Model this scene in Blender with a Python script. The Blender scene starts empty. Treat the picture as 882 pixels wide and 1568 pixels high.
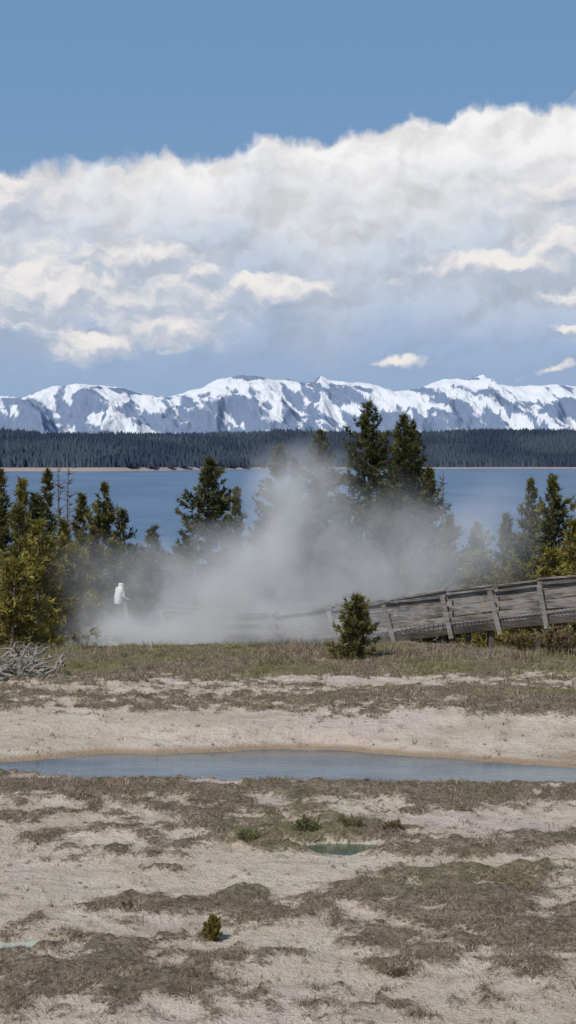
import bpy, math, random
import numpy as np
from mathutils import Vector
random.seed(5)
scene = bpy.context.scene
scene.view_settings.view_transform = 'Standard'
scene.view_settings.look = 'None'
scene.view_settings.exposure = 0
F = 2926.0      # focal length in reference pixels
CZ = 5.0        # eye height
HY = 705.0
def wx(X, d): return (X-441.0)/F*d
def wz(Y, d): return CZ-(Y-HY)/F*d
def gd(Y, z=0.0): return (CZ-z)*F/(Y-HY)

# ------------------------------------------------------------------ noise
def _h(ix, iy, seed):
    n = (ix.astype(np.int64)*374761393 + iy.astype(np.int64)*668265263 + seed*1274126177) & 0xffffffff
    n = ((n ^ (n >> 13))*1274126177) & 0xffffffff
    n = (n ^ (n >> 16)) & 0xffffffff
    return n/4294967295.0
def vn(x, y, seed=0):
    xi = np.floor(x); yi = np.floor(y); fx = x-xi; fy = y-yi
    fx = fx*fx*fx*(fx*(fx*6-15)+10); fy = fy*fy*fy*(fy*(fy*6-15)+10)
    a = _h(xi, yi, seed); b = _h(xi+1, yi, seed); c = _h(xi, yi+1, seed); d = _h(xi+1, yi+1, seed)
    return (a*(1-fx)+b*fx)*(1-fy)+(c*(1-fx)+d*fx)*fy
def fbm(x, y, seed=0, o=4):
    s = 0; a = 0.5; t = 0
    for i in range(o):
        s = s+a*vn(x, y, seed+i*17); t += a; a *= 0.5
        x, y = x*1.9+y*0.6+3.1, y*1.9-x*0.6+1.7
    return s/t
def ss(e0, e1, x):
    t = np.clip((x-e0)/(e1-e0), 0, 1); return t*t*(3-2*t)

# ------------------------------------------------------------------ node helpers
class NG:
    def __init__(s, tree): s.t = tree; s.n = tree.nodes; s.l = tree.links
    def _in(s, sock, v):
        if isinstance(v, bpy.types.NodeSocket): s.l.new(v, sock)
        elif v is not None: sock.default_value = v
    def m(s, op, a, b=None, c=None, clamp=False):
        n = s.n.new('ShaderNodeMath'); n.operation = op; n.use_clamp = clamp
        s._in(n.inputs[0], a)
        if b is not None: s._in(n.inputs[1], b)
        if c is not None: s._in(n.inputs[2], c)
        return n.outputs[0]
    def add(s, a, b): return s.m('ADD', a, b)
    def sub(s, a, b): return s.m('SUBTRACT', a, b)
    def mul(s, a, b): return s.m('MULTIPLY', a, b)
    def mx(s, a, b): return s.m('MAXIMUM', a, b)
    def sm(s, x, e0, e1, o0=0.0, o1=1.0):
        n = s.n.new('ShaderNodeMapRange'); n.interpolation_type = 'SMOOTHSTEP'
        s._in(n.inputs['Value'], x)
        n.inputs['From Min'].default_value = e0; n.inputs['From Max'].default_value = e1
        n.inputs['To Min'].default_value = o0; n.inputs['To Max'].default_value = o1
        return n.outputs['Result']
    def comb(s, x, y, z=0.0):
        n = s.n.new('ShaderNodeCombineXYZ')
        s._in(n.inputs[0], x); s._in(n.inputs[1], y); s._in(n.inputs[2], z); return n.outputs[0]
    def sep(s, v):
        n = s.n.new('ShaderNodeSeparateXYZ'); s._in(n.inputs[0], v); return n.outputs
    def v(s, op, a, b=None):
        n = s.n.new('ShaderNodeVectorMath'); n.operation = op
        s._in(n.inputs[0], a)
        if b is not None: s._in(n.inputs[1], b)
        return n.outputs['Value'] if op in ('LENGTH', 'DOT_PRODUCT') else n.outputs['Vector']
    def noise(s, vec, scale=1.0, detail=4.0, rough=0.55, dist=0.0, dim='3D', col=False):
        n = s.n.new('ShaderNodeTexNoise'); n.noise_dimensions = dim
        s._in(n.inputs['Vector'], vec); n.inputs['Scale'].default_value = scale
        n.inputs['Detail'].default_value = detail; n.inputs['Roughness'].default_value = rough
        n.inputs['Distortion'].default_value = dist
        return n.outputs['Color' if col else 'Fac']
    def mix(s, f, a, b):
        n = s.n.new('ShaderNodeMix'); n.data_type = 'RGBA'
        s._in(n.inputs[0], f)
        for i, v in ((6, a), (7, b)):
            if isinstance(v, tuple) and len(v) == 3: v = (*v, 1)
            s._in(n.inputs[i], v)
        return n.outputs[2]
def newmat(name):
    m = bpy.data.materials.new(name); m.use_nodes = True
    g = NG(m.node_tree); b = m.node_tree.nodes['Principled BSDF']
    b.inputs['Roughness'].default_value = 0.85
    b.inputs['Specular IOR Level'].default_value = 0.2
    return m, g, b
def geo(g): return g.n.new('ShaderNodeNewGeometry').outputs['Position']
def attr(g, name):
    n = g.n.new('ShaderNodeAttribute'); n.attribute_name = name; return n
def bump(g, b, h, strength, dist):
    n = g.n.new('ShaderNodeBump'); n.inputs['Strength'].default_value = strength
    n.inputs['Distance'].default_value = dist; g.l.new(h, n.inputs['Height'])
    g.l.new(n.outputs[0], b.inputs['Normal'])

def mesh_np(name, verts, faces, k, mats, smooth=False, cols=None, cname='col', midx=None, parent=None):
    me = bpy.data.meshes.new(name)
    verts = np.asarray(verts, dtype=np.float32).reshape(-1, 3); faces = np.asarray(faces, dtype=np.int32).reshape(-1, k)
    me.vertices.add(len(verts)); me.vertices.foreach_set('co', verts.ravel())
    me.loops.add(faces.size); me.loops.foreach_set('vertex_index', faces.ravel())
    me.polygons.add(len(faces))
    me.polygons.foreach_set('loop_start', np.arange(0, faces.size, k, dtype=np.int32))
    me.polygons.foreach_set('loop_total', np.full(len(faces), k, dtype=np.int32))
    for mt in (mats if isinstance(mats, list) else [mats]): me.materials.append(mt)
    if midx is not None: me.polygons.foreach_set('material_index', np.asarray(midx, dtype=np.int32))
    me.polygons.foreach_set('use_smooth', np.full(len(faces), smooth))
    me.update(calc_edges=True)
    if cols is not None:
        a = me.color_attributes.new(cname, 'FLOAT_COLOR', 'POINT')
        c = np.ones((len(verts), 4), dtype=np.float32); c[:, :cols.shape[1]] = cols
        a.data.foreach_set('color', c.ravel())
    ob = bpy.data.objects.new(name, me); scene.collection.objects.link(ob)
    if parent: ob.parent = parent
    return ob
def empty(name, loc=(0, 0, 0)):
    e = bpy.data.objects.new(name, None); e.location = loc; e.empty_display_size = 0.3
    scene.collection.objects.link(e); return e

# ------------------------------------------------------------------ camera
cam = bpy.data.cameras.new('camera'); co = bpy.data.objects.new('camera', cam)
scene.collection.objects.link(co); scene.camera = co
co.location = (0, 0, CZ)
cam.sensor_fit = 'VERTICAL'; cam.sensor_height = 24; cam.lens = 12/(784/F)
co.rotation_euler = (math.radians(90)-math.atan((784-HY)/F), 0, 0)
cam.clip_start = 0.5; cam.clip_end = 60000

# ------------------------------------------------------------------ sun + world
EL = 52; AZ = 222
S = Vector((math.cos(math.radians(EL))*math.sin(math.radians(AZ)), math.cos(math.radians(EL))*math.cos(math.radians(AZ)), math.sin(math.radians(EL))))
sl = bpy.data.lights.new('sun', 'SUN'); sl.energy = 3.7; sl.angle = math.radians(0.5); sl.color = (1, 0.94, 0.86)
so = bpy.data.objects.new('sun', sl); scene.collection.objects.link(so)
so.rotation_euler = S.to_track_quat('Z', 'Y').to_euler(); so.location = (-30, -30, 60)

w = bpy.data.worlds.new('World'); scene.world = w; w.use_nodes = True
g = NG(w.node_tree); bg = w.node_tree.nodes['Background']; bg.inputs['Strength'].default_value = 0.1
dirv = g.n.new('ShaderNodeTexCoord').outputs['Generated']
dx, dy, dz = g.sep(dirv)[0:3]
U = g.mul(g.m('ARCTAN2', dx, dy), F)
V = g.mul(g.m('ARCSINE', dz), F)
sky = g.n.new('ShaderNodeTexSky'); sky.sky_type = 'NISHITA'; sky.sun_disc = False
sky.sun_elevation = math.radians(EL); sky.sun_rotation = math.radians(AZ)
sky.altitude = 2300; sky.ozone_density = 1.5
# look a little higher into the clear mountain sky: deeper blue close to the horizon
dz2 = g.add(g.mul(g.mx(dz, 0.0), 1.6), 0.22)
g.l.new(g.v('NORMALIZE', g.comb(dx, dy, dz2)), sky.inputs['Vector'])
skyc = sky.outputs[0]
def L(r, gg, b):  # sRGB 0-255 -> linear *10
    f = lambda c: ((c/255+0.055)/1.055)**2.4*10
    return (f(r), f(gg), f(b))
skyb = g.mix(0.92, skyc, g.mix(g.sm(V, 0, 700), L(143, 169, 202), L(113, 152, 194)))
hi = g.sm(V, 1500, 3200)
skyb = g.mix(hi, skyb, skyc)
P = g.comb(U, V, 0.0)
wn = g.noise(P, 1/90.0, 5, 0.6, 0, '2D', True)
def sc(vv, f):
    n = g.n.new('ShaderNodeVectorMath'); n.operation = 'SCALE'; g.l.new(vv, n.inputs[0]); n.inputs['Scale'].default_value = f
    return n.outputs[0]
wc = g.v('SUBTRACT', wn, (0.5, 0.5, 0.5))
warp = sc(wc, 62)
puffs = [(20, 320, 120, 50, .9), (40, 450, 190, 75, 1), (200, 400, 140, 34, .7), (215, 465, 160, 52, .95), (140, 535, 85, 30, 1), (265, 505, 120, 36, .9),
         (310, 425, 60, 24, .7), (420, 440, 100, 26, .8), (770, 412, 140, 32, 1), (890, 392, 120, 45, 1), (890, 455, 85, 20, .75),
         (895, 503, 60, 14, .7), (612, 553, 60, 10, .36), (850, 570, 50, 9, .32), (880, 310, 150, 45, .7), (590, 438, 40, 10, .3),
         (-230, 420, 200, 80, 1), (-520, 500, 160, 50, 1), (1180, 430, 170, 60, 1), (1450, 500, 160, 40, 1)]
def density(off):
    p = g.v('ADD', g.v('ADD', P, warp), off)
    p = g.v('MULTIPLY', p, (1, 1, 0))
    d = None
    for X, Y, rx, ry, a in puffs:
        q = g.v('MULTIPLY', g.v('SUBTRACT', p, (X-441, HY-Y, 0)), (1/rx, 1/ry, 0))
        e = g.mul(g.sub(1.0, g.v('LENGTH', q)), a)
        d = e if d is None else g.m('SMOOTH_MAX', d, e, 0.2)
    nn = g.noise(g.v('MULTIPLY', p, (0.65, 1.15, 1)), 1/52.0, 5, 0.6, 0.0, '2D')
    return g.add(d, g.mul(g.sub(nn, 0.5), 1.25))
# main bank: crest height plus billows
p = g.v('ADD', P, sc(wc, 46))
ux, vy, _ = g.sep(p)[0:3]
uc = g.m('MINIMUM', g.mx(ux, -1500.0), 1500.0)
b1 = g.noise(g.comb(ux, g.mul(vy, 0.8), 0), 1/85.0, 5, 0.5, 0, '2D')
b0 = g.sub(g.add(g.add(g.mul(uc, 0.135), 484), g.mul(g.sub(b1, 0.5), 90)), vy)
pb = g.v('MULTIPLY', g.v('ADD', P, sc(wc, 60)), (0.75, 1.0, 0))
bn = g.noise(pb, 1/100.0, 5, 0.52, 0, '2D')
bn2 = g.noise(g.v('ADD', pb, (-8, 17, 0)), 1/100.0, 5, 0.52, 0, '2D')
relief = g.sub(bn, bn2)
bmask = g.sm(b0, -6, 17)
depth = g.add(b0, g.add(g.mul(g.sub(bn, 0.5), 170), g.mul(U, -0.13)))
c = g.mix(g.sm(depth, 10, 110), L(236, 235, 236), L(214, 217, 223))
c = g.mix(g.sm(depth, 90, 220), c, L(184, 195, 213))
c = g.mix(g.sm(depth, 200, 350), c, L(160, 179, 206))
c = g.mix(g.sm(V, 230, 70), c, L(147, 171, 203))
rl = g.m('MULTIPLY_ADD', relief, 1.15, 1.0)
rl = g.m('MINIMUM', g.mx(rl, 0.84), 1.09)
rl = g.m('MULTIPLY_ADD', g.sub(rl, 1.0), g.sm(V, 90, 260), 1.0)
c = g.v('MULTIPLY', c, g.comb(rl, rl, rl))
colr = g.mix(bmask, skyb, c)
d0 = density((0, 0, 0)); d1 = density((-7, 12, 0))
pm = g.mul(g.sm(d0, 0.0, 0.42), 0.95)
lit = g.m('MULTIPLY_ADD', g.sub(d0, d1), 1.15, 0.45)
lit = g.m('ADD', lit, g.mul(g.sub(bn, 0.5), 1.0), None, True)
pc = g.mix(g.sm(lit, 0.0, 1.0), L(180, 190, 207), L(240, 236, 233))
colr = g.mix(pm, colr, pc)
g.l.new(colr, bg.inputs['Color'])
# outside the cloud belt the plain sky is used on its own
bg2 = g.n.new('ShaderNodeBackground'); bg2.inputs['Strength'].default_value = 0.1; g.l.new(skyb, bg2.inputs['Color'])
belt = g.mul(g.m('GREATER_THAN', V, -20.0), g.m('LESS_THAN', V, 860.0))
mxw = g.n.new('ShaderNodeMixShader'); g.l.new(belt, mxw.inputs[0]); g.l.new(bg2.outputs[0], mxw.inputs[1]); g.l.new(bg.outputs[0], mxw.inputs[2])
g.l.new(mxw.outputs[0], g.n['World Output'].inputs['Surface'])

# ------------------------------------------------------------------ terrain
_px = np.array([-20, -9, wx(0, 32.4), wx(200, 33.2), 0, wx(600, 32.9), wx(750, 32.1), wx(882, 31.4), 7, 9, 30])
_pf = np.array([30.7, 31.2, 32.3, 33.2, 33.8, 33.2, 32.3, 31.6, 31.0, 30.2, 30.0])
_nx = np.array([-20, -9, -4.8, -1.5, 2.5, 4.6, 7, 9, 30]); _nd = np.array([30.9, 31.2, 30.85, 30.0, 29.8, 30.0, 30.1, 30.2, 30.0])
_gx = np.linspace(-20, 30, 400); _ker = np.hanning(25); _ker /= _ker.sum()
_sf = np.convolve(np.pad(np.interp(_gx, _px, _pf), 12, 'edge'), _ker, 'valid'); _sn = np.convolve(np.pad(np.interp(_gx, _nx, _nd), 12, 'edge'), _ker, 'valid')
def pool_sd(x, y):
    wob = (fbm(x*0.9, y*0.9, 31, 4)-0.5)
    wob2 = (fbm(x*0.6, y*0.4, 37, 4)-0.5)
    return np.minimum(np.interp(x, _gx, _sf)+wob*0.6-y, y-np.interp(x, _gx, _sn)-wob2*1.1)
def shore(x): return 1750+550*ss(-190, 40, x)+(fbm(x/130.0, x*0+3.3, 77, 3)-0.5)*110
SP = [(wx(530, 24.3), 24.3, 0.62, 0.32), (wx(15, 19.6), 19.75, 0.5, 0.25)]
def spool(x, y):
    m = np.zeros_like(x)
    for cx, cy, rx, ry in SP:
        r = np.sqrt(((x-cx)/rx)**2+((y-cy)/ry)**2)+(fbm(x*3, y*3, 9, 2)-0.5)*0.6
        m = np.maximum(m, 1-ss(0.85, 1.35, r))
    return m
ELL = []
def E(X, Y, rx, ry, wt):
    d = gd(Y); ELL.append((wx(X, d), d, rx/F*d, ry/F/5*d*d, wt))
# vegetated (positive) and bare sinter (negative) patches
E(440, 1005, 900, 40, 2.4); E(700, 1092, 260, 22, 1.4); E(150, 1100, 240, 13, .8); E(840, 1120, 120, 15, 1.2)
E(600, 1053, 170, 9, -2.6); E(830, 1038, 70, 6, -1.8); E(200, 1072, 300, 8, -1.1); E(300, 1137, 420, 16, -1.4); E(840, 1158, 110, 12, -1.0)
E(550, 1218, 520, 24, 1.9); E(120, 1206, 280, 12, 1.5); E(70, 1224, 90, 8, -1.2); E(130, 1275, 220, 32, .3); E(750, 1262, 190, 17, -1.8)
E(525, 1280, 120, 24, 1.5); E(800, 1305, 190, 19, 1.4); E(180, 1345, 330, 28, -1.9); E(560, 1325, 140, 8, -1.0); E(240, 1336, 50, 6, 2.4); E(280, 1378, 75, 12, 2.8)
E(195, 1385, 22, 12, 2.2); E(60, 1390, 130, 26, -1.4); E(560, 1395, 250, 34, 1.2); E(800, 1440, 220, 46, 1.3); E(700, 1355, 200, 14, 1.2); E(130, 1495, 240, 52, 1.5)
E(420, 1452, 110, 18, -1.3); E(520, 1508, 190, 40, -1.5); E(790, 1540, 120, 24, -1.1); E(430, 1498, 80, 11, 2.3); E(620, 1535, 90, 14, 2.2); E(95, 1418, 30, 8, 1.8)
E(260, 1528, 90, 12, 1.1); E(610, 1488, 30, 8, 1.9)
def cover(x, y):
    s = np.zeros_like(x)
    w1 = (fbm(x*0.8, y*0.8, 3, 4)-0.5)
    w2 = (fbm(x*0.8, y*0.5, 5, 4)-0.5)
    xx = x+w1*1.4; yy = y+w2*2.2
    for cx, cy, rx, ry, wt in ELL:
        r = ((xx-cx)/rx)**2+((yy-cy)/ry)**2
        s += wt*np.exp(-r*0.9)
    xr = x+(vn(x*2, y*2, 8)-.5)*0.5; yr = y*0.85+(vn(x*2, y*2, 18)-.5)*0.5
    n = (fbm(xr*1.1, yr*0.8, 11, 5)-0.5)*2.4+(fbm(x*3.2, y*2.4, 13, 4)-0.5)*3.8+(fbm(x*8, y*6, 14, 3)-0.5)*2.2
    c = ss(-0.8, 1.25, s+n-0.14)
    sd = pool_sd(x, y)
    c = c*ss(-0.10, -0.45, sd)
    bank = ss(35.3, 34.3, y)*ss(30.9, 31.9, y)
    c = c*(1-bank*0.9)
    return np.clip(c, 0, 1)*(1-spool(x, y))
def hgt(x, y):
    h = (fbm(x*0.25, y*0.25, 1, 3)-0.5)*0.22+(fbm(x*1.3, y*1.3, 2, 3)-0.5)*0.11
    near = ss(120, 60, y)
    h = h*near
    sd = pool_sd(x, y)
    behind = ss(32.8, 35.4, y)*ss(46, 37, y)
    h = h+0.30*behind
    h = np.where(sd > -0.8, h*(1-ss(-0.8, -0.1, sd))-0.13*ss(-0.55, 0.0, sd), h)
    h = h-0.3*ss(0, 0.8, sd)
    h = h-0.16*spool(x, y)
    edge = 50.5+(fbm(x*0.35, x*0+7, 71, 3)-0.5)*3
    h = h-0.118*np.clip(y-edge, 0, 11.5)-0.055*np.clip(y-62, 0, 300)
    h = np.maximum(h, -8.0)
    s = shore(x); t = y-s
    bl = 3.0+1.8*ss(40, -120, x)
    far = -8+3.0*ss(-20, 0, t)+np.clip(t*0.28, 0, 1)*(bl-1.8)+np.clip(t*0.1, 0, 1)*0.6+38*ss(10, 1, np.clip(10-(t/(2850-s))*9, 1, 10))
    far = far+(fbm(x/220.0, y/220.0, 61, 3)-0.5)*18*ss(30, 250, t)
    h = np.where(t > -40, np.maximum(h, far), h)
    return h
def axis(parts): return np.unique(np.concatenate(parts))
xp = np.concatenate([np.arange(0, 12, 0.085), np.arange(12, 40, 1.0), np.arange(40, 900, 14), np.geomspace(900, 25000, 22)])
xs = axis([xp, -xp])
ys = axis([np.arange(-200, 12, 12.0), np.arange(12, 58, 0.085), np.arange(58, 150, 1.5), np.geomspace(150, 1600, 18), np.arange(1620, 2950, 14), np.geomspace(2960, 40000, 18)])
XX, YY = np.meshgrid(xs, ys); ZZ = hgt(XX, YY)
cv = cover(XX, YY)
rough = ss(58, 50, YY)*ss(12, 16, YY)
ZZ = ZZ+cv*rough*(0.01+0.07*vn(XX*6, YY*6, 21)+0.06*vn(XX*13, YY*13, 22))
nx, ny = len(xs), len(ys)
idx = np.arange(nx*ny).reshape(ny, nx)
fc = np.stack([idx[:-1, :-1], idx[:-1, 1:], idx[1:, 1:], idx[1:, :-1]], -1).reshape(-1, 4)
def green(x, y):
    gr = ss(40, 45, y)*ss(0.30, 0.72, fbm(x*0.6, y*0.35, 41, 4))*0.85
    d = gd(1081); gr = np.maximum(gr, np.exp(-((x-wx(850, d))/1.6)**2-((y-d)/0.7)**2)*1.2)
    gr = np.maximum(gr, np.exp(-((x-wx(480, 25.3))/0.7)**2-((y-25.3)/0.9)**2)*0.8)
    gr = np.maximum(gr, ss(0.55, 0.8, fbm(x*0.5, y*0.35, 43, 3))*0.35)
    return np.clip(gr, 0, 1)
forest = ss(62, 90, YY)
cols = np.stack([cv, green(XX, YY), forest], -1).reshape(-1, 3)
mg, g, b = newmat('ground_mat')
P = geo(g); A = attr(g, 'col'); r_ = g.n.new('ShaderNodeSeparateColor')
g.l.new(A.outputs['Color'], r_.inputs[0]); cR, cG, cB = r_.outputs[0:3]
n1 = g.noise(P, 0.55, 5, 0.6); n2 = g.noise(P, 3.2, 6, 0.7); n3 = g.noise(P, 17, 5, 0.7); n4 = g.noise(P, 0.22, 3, 0.5); n5 = g.noise(g.v('MULTIPLY', P, (0.6, 1.6, 1)), 1.6, 5, 0.65)
sand = g.mix(g.sm(n1, 0.35, 0.68), (0.57, 0.48, 0.375), (0.68, 0.60, 0.50))
sand = g.mix(g.sm(n4, 0.5, 0.62), sand, (0.64, 0.535, 0.47))
sand = g.mix(g.sm(n5, 0.47, 0.64, 0, 0.5), sand, (0.43, 0.355, 0.27))
sand = g.mix(g.sm(n2, 0.51, 0.68, 0, 0.6), sand, (0.34, 0.275, 0.205))
sand = g.mix(g.sm(n3, 0.55, 0.68, 0, 0.6), sand, (0.24, 0.195, 0.145))
brn = g.mix(g.sm(n2, 0.35, 0.65), (0.15, 0.118, 0.083), (0.36, 0.29, 0.215))
brn = g.mix(g.sm(n5, 0.4, 0.62, 0, 0.4), brn, (0.16, 0.135, 0.085))
brn = g.mix(g.sm(n3, 0.46, 0.6, 0, 0.65), brn, (0.07, 0.055, 0.04))
grn = g.mix(g.sm(n2, 0.35, 0.65), (0.13, 0.135, 0.05), (0.25, 0.23, 0.11))
grn = g.mix(g.sm(n5, 0.45, 0.62, 0, 0.8), grn, (0.20, 0.155, 0.10))
veg = g.mix(cG, brn, grn)
cm = g.sm(g.add(cR, g.add(g.mul(g.sub(n3, 0.5), 1.5), g.mul(g.sub(n2, 0.5), 1.3))), 0.30, 0.85)
near = g.mix(cm, sand, veg)
px_, py_, pz = g.sep(P)[0:3]
# orange-brown mineral rim just above the pool's water line
rim = g.mul(g.sm(pz, -0.02, -0.10), g.mul(g.sm(py_, 28.5, 29.5), g.sm(py_, 36, 35)))
near = g.mix(g.mul(rim, 0.8), near, (0.33, 0.235, 0.15))
flr = g.mix(n1, (0.05, 0.06, 0.03), (0.13, 0.12, 0.06))
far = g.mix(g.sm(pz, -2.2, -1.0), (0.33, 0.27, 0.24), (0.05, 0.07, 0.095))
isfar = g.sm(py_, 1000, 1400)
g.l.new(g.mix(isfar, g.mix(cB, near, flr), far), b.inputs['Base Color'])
b.inputs['Specular IOR Level'].default_value = 0.1
bump(g, b, g.add(n3, g.mul(n2, 1.8)), 1.0, 0.07)
mesh_np('ground', np.stack([XX, YY, ZZ], -1), fc, 4, mg, True, cols)

# ------------------------------------------------------------------ water
def grid_sheet(name, x0, x1, y0, y1, z, mat, n=2):
    return mesh_np(name, [(x0, y0, z), (x1, y0, z), (x1, y1, z), (x0, y1, z)], [(0, 1, 2, 3)], 4, mat)
ml, g, b = newmat('lake_mat')
P = geo(g)
n = g.noise(g.v('MULTIPLY', P, (0.02, 0.006, 1)), 1, 5, 0.6)
n2 = g.noise(g.v('MULTIPLY', P, (0.25, 0.12, 1)), 1, 4, 0.65)
g.l.new(g.mix(g.sm(g.add(n, g.mul(g.sub(n2, .5), .8)), 0.3, 0.7), (0.042, 0.096, 0.18), (0.085, 0.155, 0.26)), b.inputs['Base Color'])
b.inputs['Roughness'].default_value = 0.35; b.inputs['IOR'].default_value = 1.33; b.inputs['Specular IOR Level'].default_value = 0.13
bump(g, b, n2, 0.6, 0.6)
grid_sheet('lake_water', -9000, 9000, 95, 3300, -5.0, ml)
mp, g, b = newmat('pool_mat')
P = geo(g); n = g.noise(g.v('MULTIPLY', P, (0.35, 0.9, 1)), 1, 3, 0.5)
g.l.new(g.mix(g.sm(n, 0.35, 0.65), (0.075, 0.092, 0.105), (0.15, 0.165, 0.165)), b.inputs['Base Color'])
b.inputs['Roughness'].default_value = 0.12; b.inputs['IOR'].default_value = 1.33; b.inputs['Specular IOR Level'].default_value = 0.35
bump(g, b, g.noise(g.v('MULTIPLY', P, (4, 9, 1)), 1, 3, 0.6), 0.25, 0.02)
grid_sheet('hot_spring_pool', -21, 31, 28.2, 35.6, -0.125, mp)
for i, (cx, cy, rx, ry) in enumerate(SP):
    m2, g, b = newmat('small_pool_mat')
    b.inputs['Base Color'].default_value = ((0.05, 0.075, 0.045, 1), (0.38, 0.46, 0.39, 1))[i]
    b.inputs['Roughness'].default_value = 0.15
    a = np.linspace(0, 2*np.pi, 24, endpoint=False)
    z = float(hgt(np.array([cx]), np.array([cy]))[0])+0.105
    vv = np.stack([cx+np.cos(a)*rx*1.35, cy+np.sin(a)*ry*1.35, np.full(24, z)], -1)
    mesh_np('spring_pool', vv, [list(range(24))], 24, m2)

# ------------------------------------------------------------------ mountains
pk = [(-900, 600), (-600, 580), (-300, 605), (-120, 585), (0, 602), (40, 606), (80, 590), (130, 585), (190, 588), (225, 599), (250, 605), (285, 596), (310, 590), (335, 577), (370, 572), (440, 575), (480, 582), (490, 572), (505, 580), (530, 580),
      (565, 582), (600, 594), (640, 590), (680, 577), (715, 578), (738, 567), (758, 583), (800, 588), (850, 584), (882, 589), (1000, 600), (1200, 578), (1500, 600), (2000, 590)]
D0 = 15000.0
mx_ = np.array([wx(p[0], D0) for p in pk]); mz_ = np.array([wz(p[1]+5, D0) for p in pk])
gx = np.concatenate([np.linspace(-9000, -2700, 150), np.linspace(-2690, 2690, 900), np.linspace(2700, 9000, 150)])
gy = np.linspace(12300, 17000, 170)
MX, MY = np.meshgrid(gx, gy)
prof = np.interp(MX, mx_, mz_)
gg = ss(12300, 15000, MY)*0.92+0.08*ss(13500, 15000, MY)
rid = 1-np.abs(fbm(MX/520+MY/1500, MY/1500-MX/2600, 91, 5)*2-1)
rid2 = 1-np.abs(fbm(MX/190-MY/700, MY/500, 95, 4)*2-1)
MZ = prof*gg+(rid-0.78)*420*np.clip(gg*(1.02-gg)*4, 0, 1)+(rid2-0.75)*120*np.clip(1.10-gg, 0.05, 1)
MZ = MZ*ss(17200, 15300, MY)+(fbm(MX/70, MY/70, 99, 3)-0.5)*18
i2 = np.arange(MX.size).reshape(MX.shape)
fc = np.stack([i2[:-1, :-1], i2[:-1, 1:], i2[1:, 1:], i2[1:, :-1]], -1).reshape(-1, 4)
# snow keeps to bowls and broad faces, dark forest below and on steep ribs
dzx = np.gradient(MZ, gx, axis=1); dzy = np.gradient(MZ, gy, axis=0)
slope = np.sqrt(dzx**2+dzy**2)
sn = (fbm(MX/380+MZ/260, MZ/170+MY/2500, 201, 5)-0.5)*2.4+(fbm(MX/80+MZ/130, MZ/150+MY/900, 205, 5)-0.5)*2.9+(MZ-300)/520.0-(slope-0.4)*0.35+(fbm(MX/900, MY*0, 210, 2)-0.5)*0.9-dzx*0.15-0.07
sn += -0.9*np.exp(-((MX-wx(400, D0))/330)**2)*ss(610, 650, MZ)-0.8*np.exp(-((MX-wx(730, D0))/260)**2)*ss(600, 660, MZ)
mcol = np.stack([ss(-0.28, 0.28, sn), fbm(MX/80, MZ/60, 215, 3), sn*0], -1).reshape(-1, 3)
mm, g, b = newmat('mountain_mat')
P = geo(g); px, py, pz = g.sep(P)[0:3]
A = attr(g, 'col'); r_ = g.n.new('ShaderNodeSeparateColor'); g.l.new(A.outputs['Color'], r_.inputs[0])
nb = g.noise(g.comb(g.mul(g.add(px, g.mul(pz, 0.5)), 1/36), g.mul(py, 1/400), g.mul(pz, 1/70)), 1, 4, 0.65, 0.3)
snow = g.sm(g.add(r_.outputs[0], g.mul(g.sub(nb, 0.5), 1.6)), 0.15, 0.85)
rock = g.mix(nb, (0.125, 0.18, 0.28), (0.205, 0.26, 0.36))  # rock and forest tone with the blue of distance haze mixed in
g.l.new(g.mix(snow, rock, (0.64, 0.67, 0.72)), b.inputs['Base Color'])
b.inputs['Specular IOR Level'].default_value = 0
bump(g, b, nb, 0.4, 30)
mesh_np('mountain_range', np.stack([MX, MY, MZ], -1), fc, 4, mm, True, mcol)

# ------------------------------------------------------------------ far forest (one mass)
rng = np.random.default_rng(3)
nt = 56000
tx = np.concatenate([rng.uniform(-560, 560, 44000), rng.uniform(-2200, 2200, nt-44000)])
ty = shore(tx)+14+(rng.uniform(0, 1, nt)**1.2)*(2950-shore(tx))
cl = fbm(tx/60, ty/60, 55, 2); keep = rng.uniform(0, 1, nt) < 0.35+cl
tx, ty = tx[keep], ty[keep]; nt = len(tx)
tz = hgt(tx, ty)-0.5
th = rng.uniform(4, 13, nt)*(0.6+0.8*fbm(tx/50, ty/50, 56, 3)); tr = th*rng.uniform(0.2, 0.4, nt)
ang = np.linspace(0, 2*np.pi, 5, endpoint=False)
ph = rng.uniform(0, 6.28, nt)
ring = np.stack([tx[:, None]+np.cos(ang+ph[:, None])*tr[:, None], ty[:, None]+np.sin(ang+ph[:, None])*tr[:, None], np.repeat((tz+th*0.05)[:, None], 5, 1)], -1)
apex = np.stack([tx, ty, tz+th], -1)[:, None, :]
vv = np.concatenate([ring, apex], 1)
base = np.arange(nt)[:, None, None]*6
tri = np.array([[i, (i+1) % 5, 5] for i in range(5)])[None]+base
ccol = np.repeat((rng.uniform(0, 1, nt)*0.3+0.7*ss(0.3, 0.7, fbm(tx/70, ty/200, 57, 3)))[:, None], 6, 1).reshape(-1, 1)
mf, g, b = newmat('far_forest_mat')
A = attr(g, 'col'); sp = g.n.new('ShaderNodeSeparateColor'); g.l.new(A.outputs['Color'], sp.inputs[0])
g.l.new(g.mix(sp.outputs[0], (0.036, 0.052, 0.085), (0.072, 0.096, 0.128)), b.inputs['Base Color'])  # tree colours carry the bluish haze of distance
b.inputs['Specular IOR Level'].default_value = 0
mesh_np('distant_forest', vv, tri, 3, mf, False, np.repeat(ccol, 3, 1))

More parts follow.
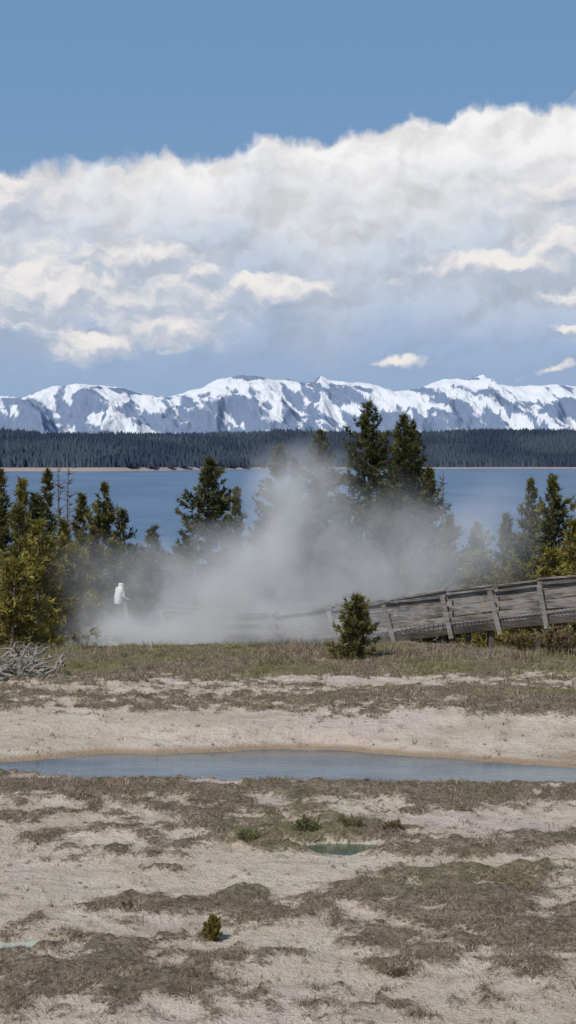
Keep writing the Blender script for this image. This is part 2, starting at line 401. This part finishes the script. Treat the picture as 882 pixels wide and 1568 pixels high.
# ------------------------------------------------------------------ bark / needles
mb, g, b = newmat('bark_mat')
P = geo(g); g.l.new(g.mix(g.noise(P, 9, 4, 0.6), (0.07, 0.055, 0.04), (0.2, 0.16, 0.125)), b.inputs['Base Color'])
def needle_mat(name):
    m, g, b = newmat(name)
    A = attr(g, 'col')
    g.l.new(A.outputs['Color'], b.inputs['Base Color'])
    b.inputs['Roughness'].default_value = 0.6; b.inputs['Specular IOR Level'].default_value = 0.25
    tr = g.n.new('ShaderNodeBsdfTranslucent'); g.l.new(A.outputs['Color'], tr.inputs[0])
    mxs = g.n.new('ShaderNodeMixShader'); mxs.inputs[0].default_value = 0.25
    g.l.new(b.outputs[0], mxs.inputs[1]); g.l.new(tr.outputs[0], mxs.inputs[2])
    g.l.new(mxs.outputs[0], g.n['Material Output'].inputs['Surface'])
    return m
mn = needle_mat('needle_mat')

def tube(pts, rad, sides=6):
    pts = np.asarray(pts, float); n = len(pts); V_ = []
    for i in range(n):
        d = pts[min(i+1, n-1)]-pts[max(i-1, 0)]; d /= (np.linalg.norm(d)+1e-9)
        up = np.array([0, 0, 1.0]) if abs(d[2]) < 0.9 else np.array([1.0, 0, 0])
        a = np.cross(d, up); a /= np.linalg.norm(a); c = np.cross(d, a)
        for k in range(sides):
            t = 2*math.pi*k/sides; V_.append(pts[i]+(a*math.cos(t)+c*math.sin(t))*rad[i])
    Fq = [(i*sides+k, i*sides+(k+1) % sides, (i+1)*sides+(k+1) % sides, (i+1)*sides+k) for i in range(n-1) for k in range(sides)]
    return np.array(V_), np.array(Fq)
def quads_to_tris(q): return np.concatenate([q[:, [0, 1, 2]], q[:, [0, 2, 3]]])

def conifer(name, x, y, H, R, col, seed, dens=1.0, t0=0.04, power=0.8, nsize=1.0, droop=-0.1, base=None, cl=15):
    rng = np.random.default_rng(seed)
    z0 = float(hgt(np.array([x]), np.array([y]))[0])-0.05 if base is None else base
    parts_v, parts_f, parts_c, mi = [], [], [], []; off = 0
    def push(v, f, c, m):
        nonlocal off
        parts_v.append(v); parts_f.append(f+off); parts_c.append(c); mi.append(np.full(len(f), m)); off += len(v)
    lx, ly = rng.normal(0, 0.012, 2)*H
    zz = np.linspace(0, 1, 8)
    wob = np.stack([lx*zz**2+np.sin(zz*5+seed)*0.01*H, ly*zz**2, zz*H], -1)
    tr = np.interp(zz, [0, 1], [0.018*H+min(0.02, 0.03*H), 0.008*min(1, H)])
    v, f = tube(wob, tr, 7); push(v, quads_to_tris(f), np.tile([0.1, 0.08, 0.06], (len(v), 1)), 0)
    nw = max(6, int(H/0.34)); nb = int(nw*8.5*dens)+6
    wi = rng.integers(0, nw, nb)
    t = t0+(1-t0)*((wi+rng.normal(0, 0.3, nb)+0.5)/nw); t = np.clip(t, t0, 0.985)
    az = rng.uniform(0, 2*np.pi, nb)
    sect = 0.6+0.8*vn(az*1.3+seed, t*9, seed % 97)
    Lb = R*np.clip((1-t), 0, 1)**power*rng.uniform(0.45, 1.15, nb)*sect*ss(-0.2, 0.14, t)
    Lb = np.maximum(Lb, 0.10*min(1, H/1.5))
    el = droop+0.85*t**1.5+rng.normal(0, 0.14, nb)
    dirs = np.stack([np.cos(az), np.sin(az), el], -1); dirs /= np.linalg.norm(dirs, axis=1)[:, None]
    o = np.stack([np.interp(t, zz, wob[:, 0]), np.interp(t, zz, wob[:, 1]), t*H], -1)
    side = np.cross(dirs, [0, 0, 1.0]); side /= np.linalg.norm(side, axis=1)[:, None]
    up = np.cross(side, dirs)
    rb = ((0.008+0.012*Lb)*min(1, H))[:, None]
    tip = o+dirs*Lb[:, None]; tip[:, 2] += 0.16*Lb
    lv = np.stack([o+side*rb, o-side*rb, o+up*rb, tip], 1).reshape(-1, 3)
    lf = (np.array([[0, 1, 3], [1, 2, 3], [2, 0, 3]])[None]+np.arange(nb)[:, None, None]*4).reshape(-1, 3)
    push(lv, lf, np.tile([0.1, 0.08, 0.06], (len(lv), 1)), 0)
    nc = np.maximum(3, (Lb*cl/nsize).astype(int)); bi = np.repeat(np.arange(nb), nc); m = len(bi)
    s = rng.uniform(0.08, 1, m)**0.75
    lat = rng.normal(0, 1, m)*0.19*Lb[bi]*(1.15-s)+rng.normal(0, 0.03, m)*nsize
    c = o[bi]+dirs[bi]*(Lb[bi]*s)[:, None]+side[bi]*lat[:, None]
    c[:, 2] += 0.16*Lb[bi]*s**2+rng.normal(0, 0.05, m)*nsize
    nl = 14; lead = np.stack([rng.normal(0, .02, nl)*nsize+wob[-1, 0], rng.normal(0, .02, nl)*nsize+wob[-1, 1], H*rng.uniform(0.93, 1.0, nl)], -1)
    c = np.concatenate([c, lead]); bd = np.concatenate([dirs[bi], np.tile([0, 0, 1.0], (nl, 1))])
    s = np.concatenate([s, np.full(nl, 0.9)])
    bt = np.concatenate([rng.uniform(0.55, 1.3, nb)[bi], np.ones(nl)])
    m = len(c); k = 7
    cc = np.repeat(c, k, 0); bd = np.repeat(bd, k, 0)
    d = bd*0.7+rng.normal(0, 0.55, (m*k, 3))+np.array([0, 0, 0.3]); d /= np.linalg.norm(d, axis=1)[:, None]
    ln = rng.uniform(0.10, 0.24, m*k)*nsize; wd = rng.uniform(0.016, 0.040, m*k)*nsize
    sd = np.cross(d, rng.normal(0, 1, (m*k, 3))); sd /= np.linalg.norm(sd, axis=1)[:, None]
    tv = np.stack([cc-sd*wd[:, None], cc+sd*wd[:, None], cc+d*ln[:, None]], 1).reshape(-1, 3)
    tf = np.arange(m*k*3).reshape(-1, 3)
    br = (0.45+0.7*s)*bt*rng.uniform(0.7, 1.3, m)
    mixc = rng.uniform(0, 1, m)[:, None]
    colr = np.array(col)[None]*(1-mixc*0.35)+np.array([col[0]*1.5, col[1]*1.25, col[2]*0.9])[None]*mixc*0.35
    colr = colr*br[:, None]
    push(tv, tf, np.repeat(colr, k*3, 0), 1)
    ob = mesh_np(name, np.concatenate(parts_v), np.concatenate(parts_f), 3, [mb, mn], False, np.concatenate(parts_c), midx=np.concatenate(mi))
    ob.location = (x, y, z0)
    return ob

DK = (0.108, 0.114, 0.044); OL = (0.15, 0.148, 0.053); YG = (0.23, 0.205, 0.052); BR = (0.17, 0.14, 0.085)
T = [  # X, Ytop, depth, halfwidth px, colour
 (5, 722, 74, 44, OL), (36, 738, 70, 46, YG), (76, 722, 73, 48, OL), (60, 800, 60, 100, YG), (-40, 770, 62, 60, YG), (112, 838, 61, 50, YG), (-110, 700, 68, 60, OL), (24, 775, 66, 62, OL), (100, 800, 66, 54, OL), (55, 760, 70, 44, DK),
 (128, 758, 84, 42, OL), (158, 742, 82, 56, OL), (186, 782, 86, 50, DK), (140, 810, 74, 56, OL), (235, 808, 80, 50, DK), (20, 860, 57, 66, YG), (205, 840, 88, 50, DK), (175, 830, 78, 50, OL), (255, 850, 82, 40, DK),
 (318, 702, 84, 84, DK), (285, 825, 86, 44, DK), (362, 748, 92, 34, OL), (425, 682, 90, 60, DK), (452, 700, 94, 52, DK), (486, 660, 90, 70, DK), (400, 800, 88, 50, DK),
 (560, 618, 84, 98, DK), (618, 636, 90, 80, DK), (636, 645, 92, 74, DK), (590, 740, 80, 60, DK), (655, 718, 86, 58, OL), (520, 760, 86, 60, DK), (690, 790, 84, 56, OL),
 (730, 800, 86, 58, OL), (775, 790, 80, 62, OL), (815, 735, 78, 48, OL), (850, 730, 74, 66, OL), (800, 820, 72, 56, OL), (878, 800, 70, 50, YG), (915, 740, 72, 55, OL), (960, 700, 76, 60, DK),
 (740, 850, 68, 60, YG), (845, 845, 68, 60, YG), (790, 860, 66, 55, YG), (690, 850, 72, 60, OL), (640, 850, 74, 60, OL), (590, 860, 72, 55, DK), (530, 850, 74, 50, DK), (470, 840, 78, 50, DK), (340, 840, 80, 50, DK)]
for i, (X, Y, d, hw, col) in enumerate(T):
    x = wx(X, d); z0 = float(hgt(np.array([x]), np.array([float(d)]))[0]); H = wz(Y, d)-z0
    R = hw/F*d*1.15
    broad = H < 4.2
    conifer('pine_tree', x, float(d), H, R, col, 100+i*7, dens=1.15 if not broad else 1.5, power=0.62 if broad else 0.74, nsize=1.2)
# small pine in front of the boardwalk
d = 47.5; x = wx(546, d); z0 = float(hgt(np.array([x]), np.array([d]))[0])
conifer('pine_tree', x, d, wz(915, d)-z0, 33/F*d*1.3, (0.175, 0.17, 0.062), 901, dens=2.6, power=0.5, nsize=0.72, t0=0.02, droop=0.05)

# seedlings and low shrubs
for i, (X, Yb, h, r, col) in enumerate([(325, 1440, 0.27, 0.13, (0.24, 0.20, 0.06)), (562, 1202, 0.14, 0.07, (0.12, 0.14, 0.05))]):
    d = gd(Yb); conifer('pine_seedling', wx(X, d), d, h, r, col, 300+i, dens=4, power=0.4, nsize=0.22, t0=0.02, droop=0.5, cl=12)
for i, (X, Yb, h, r, col) in enumerate([(470, 1290, 0.11, 0.22, (0.19, 0.20, 0.09)), (380, 1303, 0.05, 0.2, (0.2, 0.21, 0.10)), (540, 1284, 0.08, 0.2, (0.24, 0.2, 0.12)), (600, 1286, 0.07, 0.2, (0.2, 0.16, 0.1)),
        (855, 1003, 0.4, 0.6, (0.25, 0.20, 0.11)), (800, 998, 0.25, 0.5, (0.24, 0.2, 0.09)), (190, 1392, 0.07, 0.10, (0.12, 0.09, 0.06)), (610, 1496, 0.05, 0.1, (0.12, 0.09, 0.06))]):
    d = gd(Yb); conifer('low_shrub', wx(X, d), d, h, r, col, 400+i, dens=3.5, power=0.25, nsize=0.25 if h < .2 else .45, t0=0.02, droop=0.6, cl=9)

# dead trees
md, g, b = newmat('dead_wood_mat')
P = geo(g); g.l.new(g.mix(g.noise(g.v('MULTIPLY', P, (3, 3, 12)), 1, 4, 0.6), (0.16, 0.14, 0.12), (0.36, 0.33, 0.30)), b.inputs['Base Color'])
mdb, g, b = newmat('dead_bark_mat')
P = geo(g); g.l.new(g.mix(g.noise(P, 6, 4, 0.6), (0.09, 0.06, 0.05), (0.2, 0.14, 0.12)), b.inputs['Base Color'])
def merge(parts):
    V_, F_, o = [], [], 0
    for v, f in parts: V_.append(v); F_.append(f+o); o += len(v)
    return np.concatenate(V_), np.concatenate(F_)
def dead_tree(X, Yt, d, seed, mat):
    rng = np.random.default_rng(seed)
    x = wx(X, d); z0 = float(hgt(np.array([x]), np.array([float(d)]))[0]); H = wz(Yt, d)-z0
    P_ = [np.array([math.sin(t*4+seed)*0.08, math.cos(t*3)*0.05, t*H]) for t in np.linspace(0, 1, 8)]
    parts = [tube(P_, np.linspace(0.085, 0.015, 8))]
    for i in range(80):
        t = rng.uniform(0.25, 0.97); a = rng.uniform(0, 6.28); l = rng.uniform(0.25, 0.9)*(1.15-t)+0.12
        o = np.array([0, 0, t*H]); dd = np.array([math.cos(a), math.sin(a), rng.uniform(-0.1, 0.6)])
        parts.append(tube([o, o+dd*l*0.5, o+dd*l+np.array([0, 0, 0.12*l])], [0.022, 0.014, 0.006], 4))
    v, f = merge(parts); ob = mesh_np('dead_tree', v, f, 4, mat, True); ob.location = (x, d, z0)
dead_tree(92, 706, 76, 1, mdb); dead_tree(106, 712, 78, 2, mdb); dead_tree(300, 815, 79, 3, mdb); dead_tree(676, 722, 88, 4, mdb)

# dead branch pile, left
rng = np.random.default_rng(12); parts = []
d0 = gd(1045); cx = wx(30, d0)
for i in range(110):
    p = np.array([cx+rng.normal(0, 0.45), d0+rng.normal(0, 0.6), rng.uniform(0.0, 0.5)])
    a = rng.uniform(0, 6.28); dd = np.array([math.cos(a), math.sin(a)*0.6, rng.uniform(-0.15, 0.5)]); l = rng.uniform(0.3, 0.8)
    pts = [p.copy()]
    for k in range(5):
        dd = dd+rng.normal(0, 0.33, 3); dd /= np.linalg.norm(dd); p = p+dd*l/5; p[2] = min(max(p[2], 0.02), 0.72); pts.append(p.copy())
    r0 = rng.uniform(0.012, 0.045); parts.append(tube(pts, np.linspace(r0, r0*0.35, 6), 5))
v, f = merge(parts); v[:, 2] += float(hgt(np.array([cx]), np.array([d0]))[0])
mesh_np('dead_branch_pile', v, f, 4, md, True)
# fallen logs under the boardwalk
def log(X0, Y0, X1, Y1, r, mat, zoff=0.0):
    d_a, d_b = gd(Y0), gd(Y1); a = np.array([wx(X0, d_a), d_a, 0]); c = np.array([wx(X1, d_b), d_b, 0])
    pts = []
    for t in np.linspace(0, 1, 7):
        p = a*(1-t)+c*t; p[2] = float(hgt(np.array([p[0]]), np.array([p[1]]))[0])+r*0.8+zoff+0.04*math.sin(t*9); pts.append(p)
    v, f = tube(pts, np.linspace(r, r*0.6, 7), 8); mesh_np('fallen_log', v, f, 4, mat, True)
log(610, 992, 700, 997, 0.09, mdb); log(640, 999, 735, 992, 0.06, md); log(790, 992, 870, 988, 0.08, mdb)

# ------------------------------------------------------------------ boardwalk
def wood(name, ca, cb_):
    mw, g, b = newmat(name)
    P = geo(g); n1 = g.noise(g.v('MULTIPLY', P, (1.2, 6, 22)), 1, 5, 0.65); n2 = g.noise(P, 1.3, 3, 0.5)
    g.l.new(g.mix(g.sm(g.add(n1, g.mul(g.sub(n2, .5), .9)), 0.3, 0.7), ca, cb_), b.inputs['Base Color'])
    bump(g, b, n1, 0.4, 0.01); return mw
mw = wood('weathered_wood_mat', (0.10, 0.088, 0.080), (0.29, 0.265, 0.245))
mw2 = wood('weathered_post_mat', (0.16, 0.145, 0.13), (0.34, 0.315, 0.29))
mw3 = wood('shaded_timber_mat', (0.035, 0.03, 0.026), (0.11, 0.095, 0.08))  # support timber, darkened in its colour for the shade under the deck
def box(p0, p1, w_, h_):   # beam from p0 to p1 with chamfered section
    p0 = np.array(p0, float); p1 = np.array(p1, float); d = p1-p0; d /= np.linalg.norm(d)
    up = np.array([0, 0, 1.0]) if abs(d[2]) < 0.8 else np.array([0, 1.0, 0])
    s_ = np.cross(d, up); s_ /= np.linalg.norm(s_); u_ = np.cross(s_, d)
    c_ = min(w_, h_)*0.12; V_ = []
    for p in (p0, p1):
        for a_, b_ in ((-w_/2+c_, -h_/2), (w_/2-c_, -h_/2), (w_/2, -h_/2+c_), (w_/2, h_/2-c_), (w_/2-c_, h_/2), (-w_/2+c_, h_/2), (-w_/2, h_/2-c_), (-w_/2, -h_/2+c_)):
            V_.append(p+s_*a_+u_*b_)
    F_ = [(k, (k+1) % 8, 8+(k+1) % 8, 8+k) for k in range(8)]
    F_ += [(0, 1, 2, 7), (7, 2, 3, 6), (6, 3, 4, 5), (8, 15, 10, 9), (15, 14, 11, 10), (14, 13, 12, 11)]
    return np.array(V_), np.array(F_)
bw = empty('boardwalk', (wx(650, 55), 55, 0))
path = [(110, 955, 75), (180, 964, 70), (255, 976, 65.5), (335, 986, 61.5), (425, 987, 58.5), (512, 981, 57.5), (600, 973, 56.5), (686, 961, 55.5), (760, 953, 55), (832, 945, 54.5), (905, 938, 54), (980, 932, 53.5), (1060, 927, 53), (1150, 922, 52.6)]
N = np.array([[wx(X, d), d, wz(Y, d)] for X, Y, d in path])
far_off = np.array([0.15, 1.9, 0.0])
posts, rails, deck, sup = [], [], [], []
rng = np.random.default_rng(8)
for side_, oo in ((0, np.zeros(3)), (1, far_off)):
    for i, p in enumerate(N):
        q = p+oo
        lean = np.array([-0.16, 0, 0]) if side_ == 0 else np.array([0.03, 0, 0])
        if i >= 2 or side_ == 1: posts.append(box(q+np.array([0.10, -0.08, -0.32]), q+lean+np.array([rng.normal(0, .04), -0.08, 0.90]), 0.14, 0.14))
        if side_ == 0: sup.append(box(q+np.array([0.62, 0.15, -1.2]), q+np.array([0.62, 0.15, -0.16]), 0.15, 0.15))
        sup.append(box(q+np.array([-0.1, 0.25, -1.2]), q+np.array([-0.1, 0.25, -0.16]), 0.15, 0.15))
    for i in range(len(N)-1):
        if i < 2: continue          # the far viewing platform is open
        a_, c_ = N[i]+oo, N[i+1]+oo
        for zr in (0.24, 0.53, 0.82):
            j = rng.normal(0, 0.03, 2)
            rails.append(box(a_+np.array([-0.02, 0.02, zr+j[0]]), c_+np.array([-0.03, 0.02, zr+j[1]]), 0.05, 0.15))
        rails.append(box(a_+np.array([-0.03, 0, 0.94+j[0]]), c_+np.array([-0.035, 0, 0.94+j[1]]), 0.2, 0.05))
    for i in range(len(N)-1):
        sup.append(box(N[i]+oo*0.97+np.array([0, 0.03, -0.13]), N[i+1]+oo*0.97+np.array([-0.005, 0.03, -0.13]), 0.08, 0.2))
for i in range(len(N)-1):
    a_, c_ = N[i], N[i+1]; n_ = 12
    for k in range(n_):
        m_ = a_+(c_-a_)*(k+0.5)/n_
        deck.append(box(m_+np.array([0, 0.06, 0]), m_+far_off*0.97, (abs((c_-a_)[0])/n_)*0.93, 0.045))
for nm, pr, mt in (('posts', posts, mw2), ('rails', rails, mw), ('deck', deck, mw), ('supports', sup, mw3)):
    v, f = merge(pr); ob = mesh_np(nm, v-np.array(bw.location), f, 4, mt, False, parent=bw)

# ------------------------------------------------------------------ person in white hooded jacket, standing on the boardwalk
d = 70.8; px0 = wx(180, d); zf = float(N[1][2])+0.02
pv = {}; V_, E_, R_ = [], [], []
def J(n, p, r, par=None):
    pv[n] = len(V_); V_.append(p); R_.append(r)
    if par: E_.append((pv[par], pv[n]))
J('pel', (0, 0, .93), (.17, .14)); J('waist', (.02, 0, 1.10), (.19, .15), 'pel'); J('chest', (.07, 0, 1.30), (.22, .17), 'waist'); J('neck', (.12, 0, 1.46), (.10, .10), 'chest')
J('hd1', (.15, 0, 1.55), (.115, .12), 'neck'); J('hd2', (.165, 0, 1.63), (.11, .11), 'hd1')
for s_, n_ in ((1, 'l'), (-1, 'r')):
    J('sh'+n_, (.07, s_*.19, 1.38), (.085, .085), 'chest'); J('el'+n_, (.12, s_*.25, 1.12), (.065, .065), 'sh'+n_); J('wr'+n_, (.32, s_*.20, 1.02), (.040, .040), 'el'+n_)
    J('pm'+n_, (.39, s_*.18, 1.01), (.038, .022), 'wr'+n_)
    for k in range(4):
        J(f'f{n_}{k}a', (.44, s_*(.15+k*.022), 1.0), (.010, .010), 'pm'+n_); J(f'f{n_}{k}b', (.47+.006*(k in (1, 2)), s_*(.15+k*.022), .975), (.008, .008), f'f{n_}{k}a')
    J('th'+n_, (.40, s_*.13, 1.02), (.011, .011), 'pm'+n_)
    J('hp'+n_, (0, s_*.09, .85), (.105, .105), 'pel'); J('kn'+n_, (.05*s_+.03, s_*.11, .48), (.068, .068), 'hp'+n_); J('an'+n_, (.06*s_-.02, s_*.12, .10), (.045, .045), 'kn'+n_)
    J('ft'+n_, (.06*s_+.14, s_*.13, .045), (.045, .038), 'an'+n_)
me = bpy.data.meshes.new('person'); me.from_pydata(V_, E_, []); me.update()
po = bpy.data.objects.new('person', me); scene.collection.objects.link(po)
po.location = (px0, d, zf); po.rotation_euler = (0, 0, math.radians(35))
sk = po.modifiers.new('skin', 'SKIN'); sk.use_smooth_shade = True
for i, r in enumerate(R_): me.skin_vertices[0].data[i].radius = r; me.skin_vertices[0].data[i].use_root = (i == 0)
sb = po.modifiers.new('sub', 'SUBSURF'); sb.levels = 2; sb.render_levels = 2
mpn, g, b = newmat('person_mat')
tc = g.n.new('ShaderNodeTexCoord').outputs['Object']; ox, oy, oz = g.sep(tc)[0:3]
c = g.mix(g.m('GREATER_THAN', oz, .86), (0.03, 0.035, 0.05), (0.72, 0.72, 0.73))
c = g.mix(g.m('MULTIPLY', g.m('GREATER_THAN', ox, .235), g.m('GREATER_THAN', oz, 1.5)), c, (0.5, 0.33, 0.25))
c = g.mix(g.m('GREATER_THAN', ox, .345), c, (0.5, 0.33, 0.25))
g.l.new(c, b.inputs['Base Color']); me.materials.append(mpn)

# ------------------------------------------------------------------ grass tufts (one object)
rng = np.random.default_rng(77)
nT = 120000
yy = 14/(1-rng.uniform(0, 1, nT)*(1-14/54.)); xx_ = rng.uniform(-1, 1, nT)*(0.175*yy+1.5)
n9 = 3600   # taller weeds along the brow in front of the boardwalk
yb = rng.uniform(46.5, 52.5, n9); xb = rng.uniform(-1, 1, n9)*(0.175*yb+1.5)
yy = np.concatenate([yy, yb]); xx_ = np.concatenate([xx_, xb]); tall = np.concatenate([np.ones(nT), np.full(n9, 2.0)])
cvv = cover(xx_, yy)
k_ = (tall == 1) & ((rng.uniform(0, 1, len(yy)) < (cvv-0.35)*1.3) | (rng.uniform(0, 1, len(yy)) < 0.012))
k_ |= (tall > 1) & (fbm(xx_*0.7, yy*0.7, 88, 3) > 0.54)
k_ &= (pool_sd(xx_, yy) < -0.10) & (spool(xx_, yy) < 0.3)
xx_, yy, cvv, tall = xx_[k_], yy[k_], cvv[k_], tall[k_]; n0 = len(xx_)
gr = green(xx_, yy)*np.where(tall > 1, 0.5, 1); zz = hgt(xx_, yy)+cvv*0.04
nbl = 6; X3 = np.repeat(xx_, nbl); Y3 = np.repeat(yy, nbl); Z3 = np.repeat(zz, nbl); m = len(X3)
X3 = X3+rng.normal(0, 0.035, m)*np.repeat(tall, nbl); Y3 = Y3+rng.normal(0, 0.035, m)
far_s = np.repeat(np.clip(yy/26, 0.8, 1.7), nbl)
hh = rng.uniform(0.03, 0.095, m)*far_s*np.repeat((0.3+1.1*fbm(xx_*1.2, yy*0.9, 66, 3))*tall, nbl)
ww = rng.uniform(0.003, 0.009, m)*far_s; a = rng.uniform(0, 6.28, m); ln = rng.normal(0, 0.8, (m, 2))*hh[:, None]/np.repeat(tall, nbl)[:, None]
p0 = np.stack([X3-np.cos(a)*ww, Y3-np.sin(a)*ww, Z3], -1); p1 = np.stack([X3+np.cos(a)*ww, Y3+np.sin(a)*ww, Z3], -1)
p2 = np.stack([X3+ln[:, 0], Y3+ln[:, 1], Z3+hh], -1)
vv = np.stack([p0, p1, p2], 1).reshape(-1, 3)
tone = np.repeat(0.6+0.8*fbm(xx_*2.2, yy*1.6, 121, 3), nbl)[:, None]
grr = np.repeat(gr, nbl)[:, None]; rr = rng.uniform(0.5, 1.35, m)[:, None]*tone; sel = (rng.uniform(0, 1, m) < 0.4)[:, None]
cb = np.where(sel, np.array([[0.46, 0.37, 0.26]]), np.array([[0.235, 0.18, 0.125]]))
cc = (cb*(1-grr)+np.array([[0.215, 0.21, 0.08]])*grr)*rr
mgr = needle_mat('grass_mat')
mesh_np('grass', vv, np.arange(m*3).reshape(-1, 3), 3, mgr, False, np.repeat(cc, 3, 0))

# small stones
rng = np.random.default_rng(21); parts = []
for i in range(900):
    y = 15/(1-rng.uniform()*(1-15/45.)); x = rng.uniform(-1, 1)*(0.17*y+1)
    if pool_sd(np.array([x]), np.array([y]))[0] > -0.2: continue
    r = rng.uniform(0.008, 0.035); z = float(hgt(np.array([x]), np.array([y]))[0])
    v = np.array([[-1, -1, -.5], [1, -1, -.5], [1, 1, -.5], [-1, 1, -.5], [-.6, -.6, .7], [.6, -.6, .7], [.6, .6, .7], [-.6, .6, .7]])*r*rng.uniform(.7, 1.3, (8, 3))+[x, y, z+r*.3]
    parts.append((v, np.array([(0, 1, 5, 4), (1, 2, 6, 5), (2, 3, 7, 6), (3, 0, 4, 7), (4, 5, 6, 7), (3, 2, 1, 0)])))
v, f = merge(parts)
ms, g, b = newmat('stone_mat'); P = geo(g); g.l.new(g.mix(g.noise(P, 4, 3, .5), (0.12, 0.095, 0.07), (0.36, 0.3, 0.23)), b.inputs['Base Color'])
mesh_np('pebbles', v, f, 4, ms, False)

# ------------------------------------------------------------------ steam
mv = bpy.data.materials.new('steam_mat'); mv.use_nodes = True
g = NG(mv.node_tree); g.n.clear()
out = g.n.new('ShaderNodeOutputMaterial'); vs = g.n.new('ShaderNodeVolumeScatter')
vs.inputs['Color'].default_value = (0.97, 0.98, 1.0, 1); vs.inputs['Anisotropy'].default_value = 0.0
P = geo(g)
wv = g.noise(P, 0.42, 3, 0.55, 0, '3D', True)
n_ = g.n.new('ShaderNodeVectorMath'); n_.operation = 'SCALE'; g.l.new(g.v('SUBTRACT', wv, (0.5, 0.5, 0.5)), n_.inputs[0]); n_.inputs['Scale'].default_value = 2.6
Pw = g.v('ADD', P, n_.outputs[0])
blobs = [(310, 955, 190, 70, 2.6, .9, 60), (385, 885, 150, 95, 2.6, .8, 60), (445, 800, 100, 105, 2.4, .62, 60), (465, 725, 90, 70, 2.0, .35, 60), (520, 890, 170, 85, 2.6, .45, 60), (650, 850, 170, 115, 2.6, .27, 60), (750, 800, 90, 70, 2.2, .17, 60),
         (180, 988, 160, 55, 2.4, 1.0, 60), (150, 890, 75, 85, 2.2, .16, 60), (250, 880, 80, 70, 2.2, .25, 60), (20, 985, 130, 65, 2.0, .18, 60), (470, 960, 170, 55, 1.6, .6, 56.6)]
d = None
for X, Y, rx, ry, rd, a, SD in blobs:
    q = g.v('MULTIPLY', g.v('SUBTRACT', Pw, (wx(X, SD), SD, wz(Y, SD))), (F/SD/rx, 1/rd, F/SD/ry))
    e = g.mul(g.sm(g.v('LENGTH', q), 1.15, 0.15), a)
    d = e if d is None else g.add(d, e)
nz = g.noise(Pw, 0.75, 3, 0.6)
dn = g.mul(g.mul(d, g.sm(nz, 0.28, 0.68, 0.25, 1.25)), 0.85)
g.l.new(dn, vs.inputs['Density'])
# added glow stands in for repeated scattering (the renderer follows only the first scattering)
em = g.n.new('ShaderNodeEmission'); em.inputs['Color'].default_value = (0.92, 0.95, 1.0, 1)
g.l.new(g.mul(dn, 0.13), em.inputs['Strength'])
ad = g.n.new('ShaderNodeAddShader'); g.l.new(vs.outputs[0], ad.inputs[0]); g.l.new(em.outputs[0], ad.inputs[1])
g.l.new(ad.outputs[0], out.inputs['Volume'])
mv.cycles.volume_step_rate = 1.0
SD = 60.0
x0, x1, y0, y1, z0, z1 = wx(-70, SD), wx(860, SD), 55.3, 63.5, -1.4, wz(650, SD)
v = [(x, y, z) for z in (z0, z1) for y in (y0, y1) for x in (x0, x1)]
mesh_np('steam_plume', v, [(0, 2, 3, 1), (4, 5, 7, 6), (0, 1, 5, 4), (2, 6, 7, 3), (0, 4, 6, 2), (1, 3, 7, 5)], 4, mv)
print('tris', sum(len(o.data.polygons) for o in scene.objects if o.type == 'MESH'), 'tufts', n0)
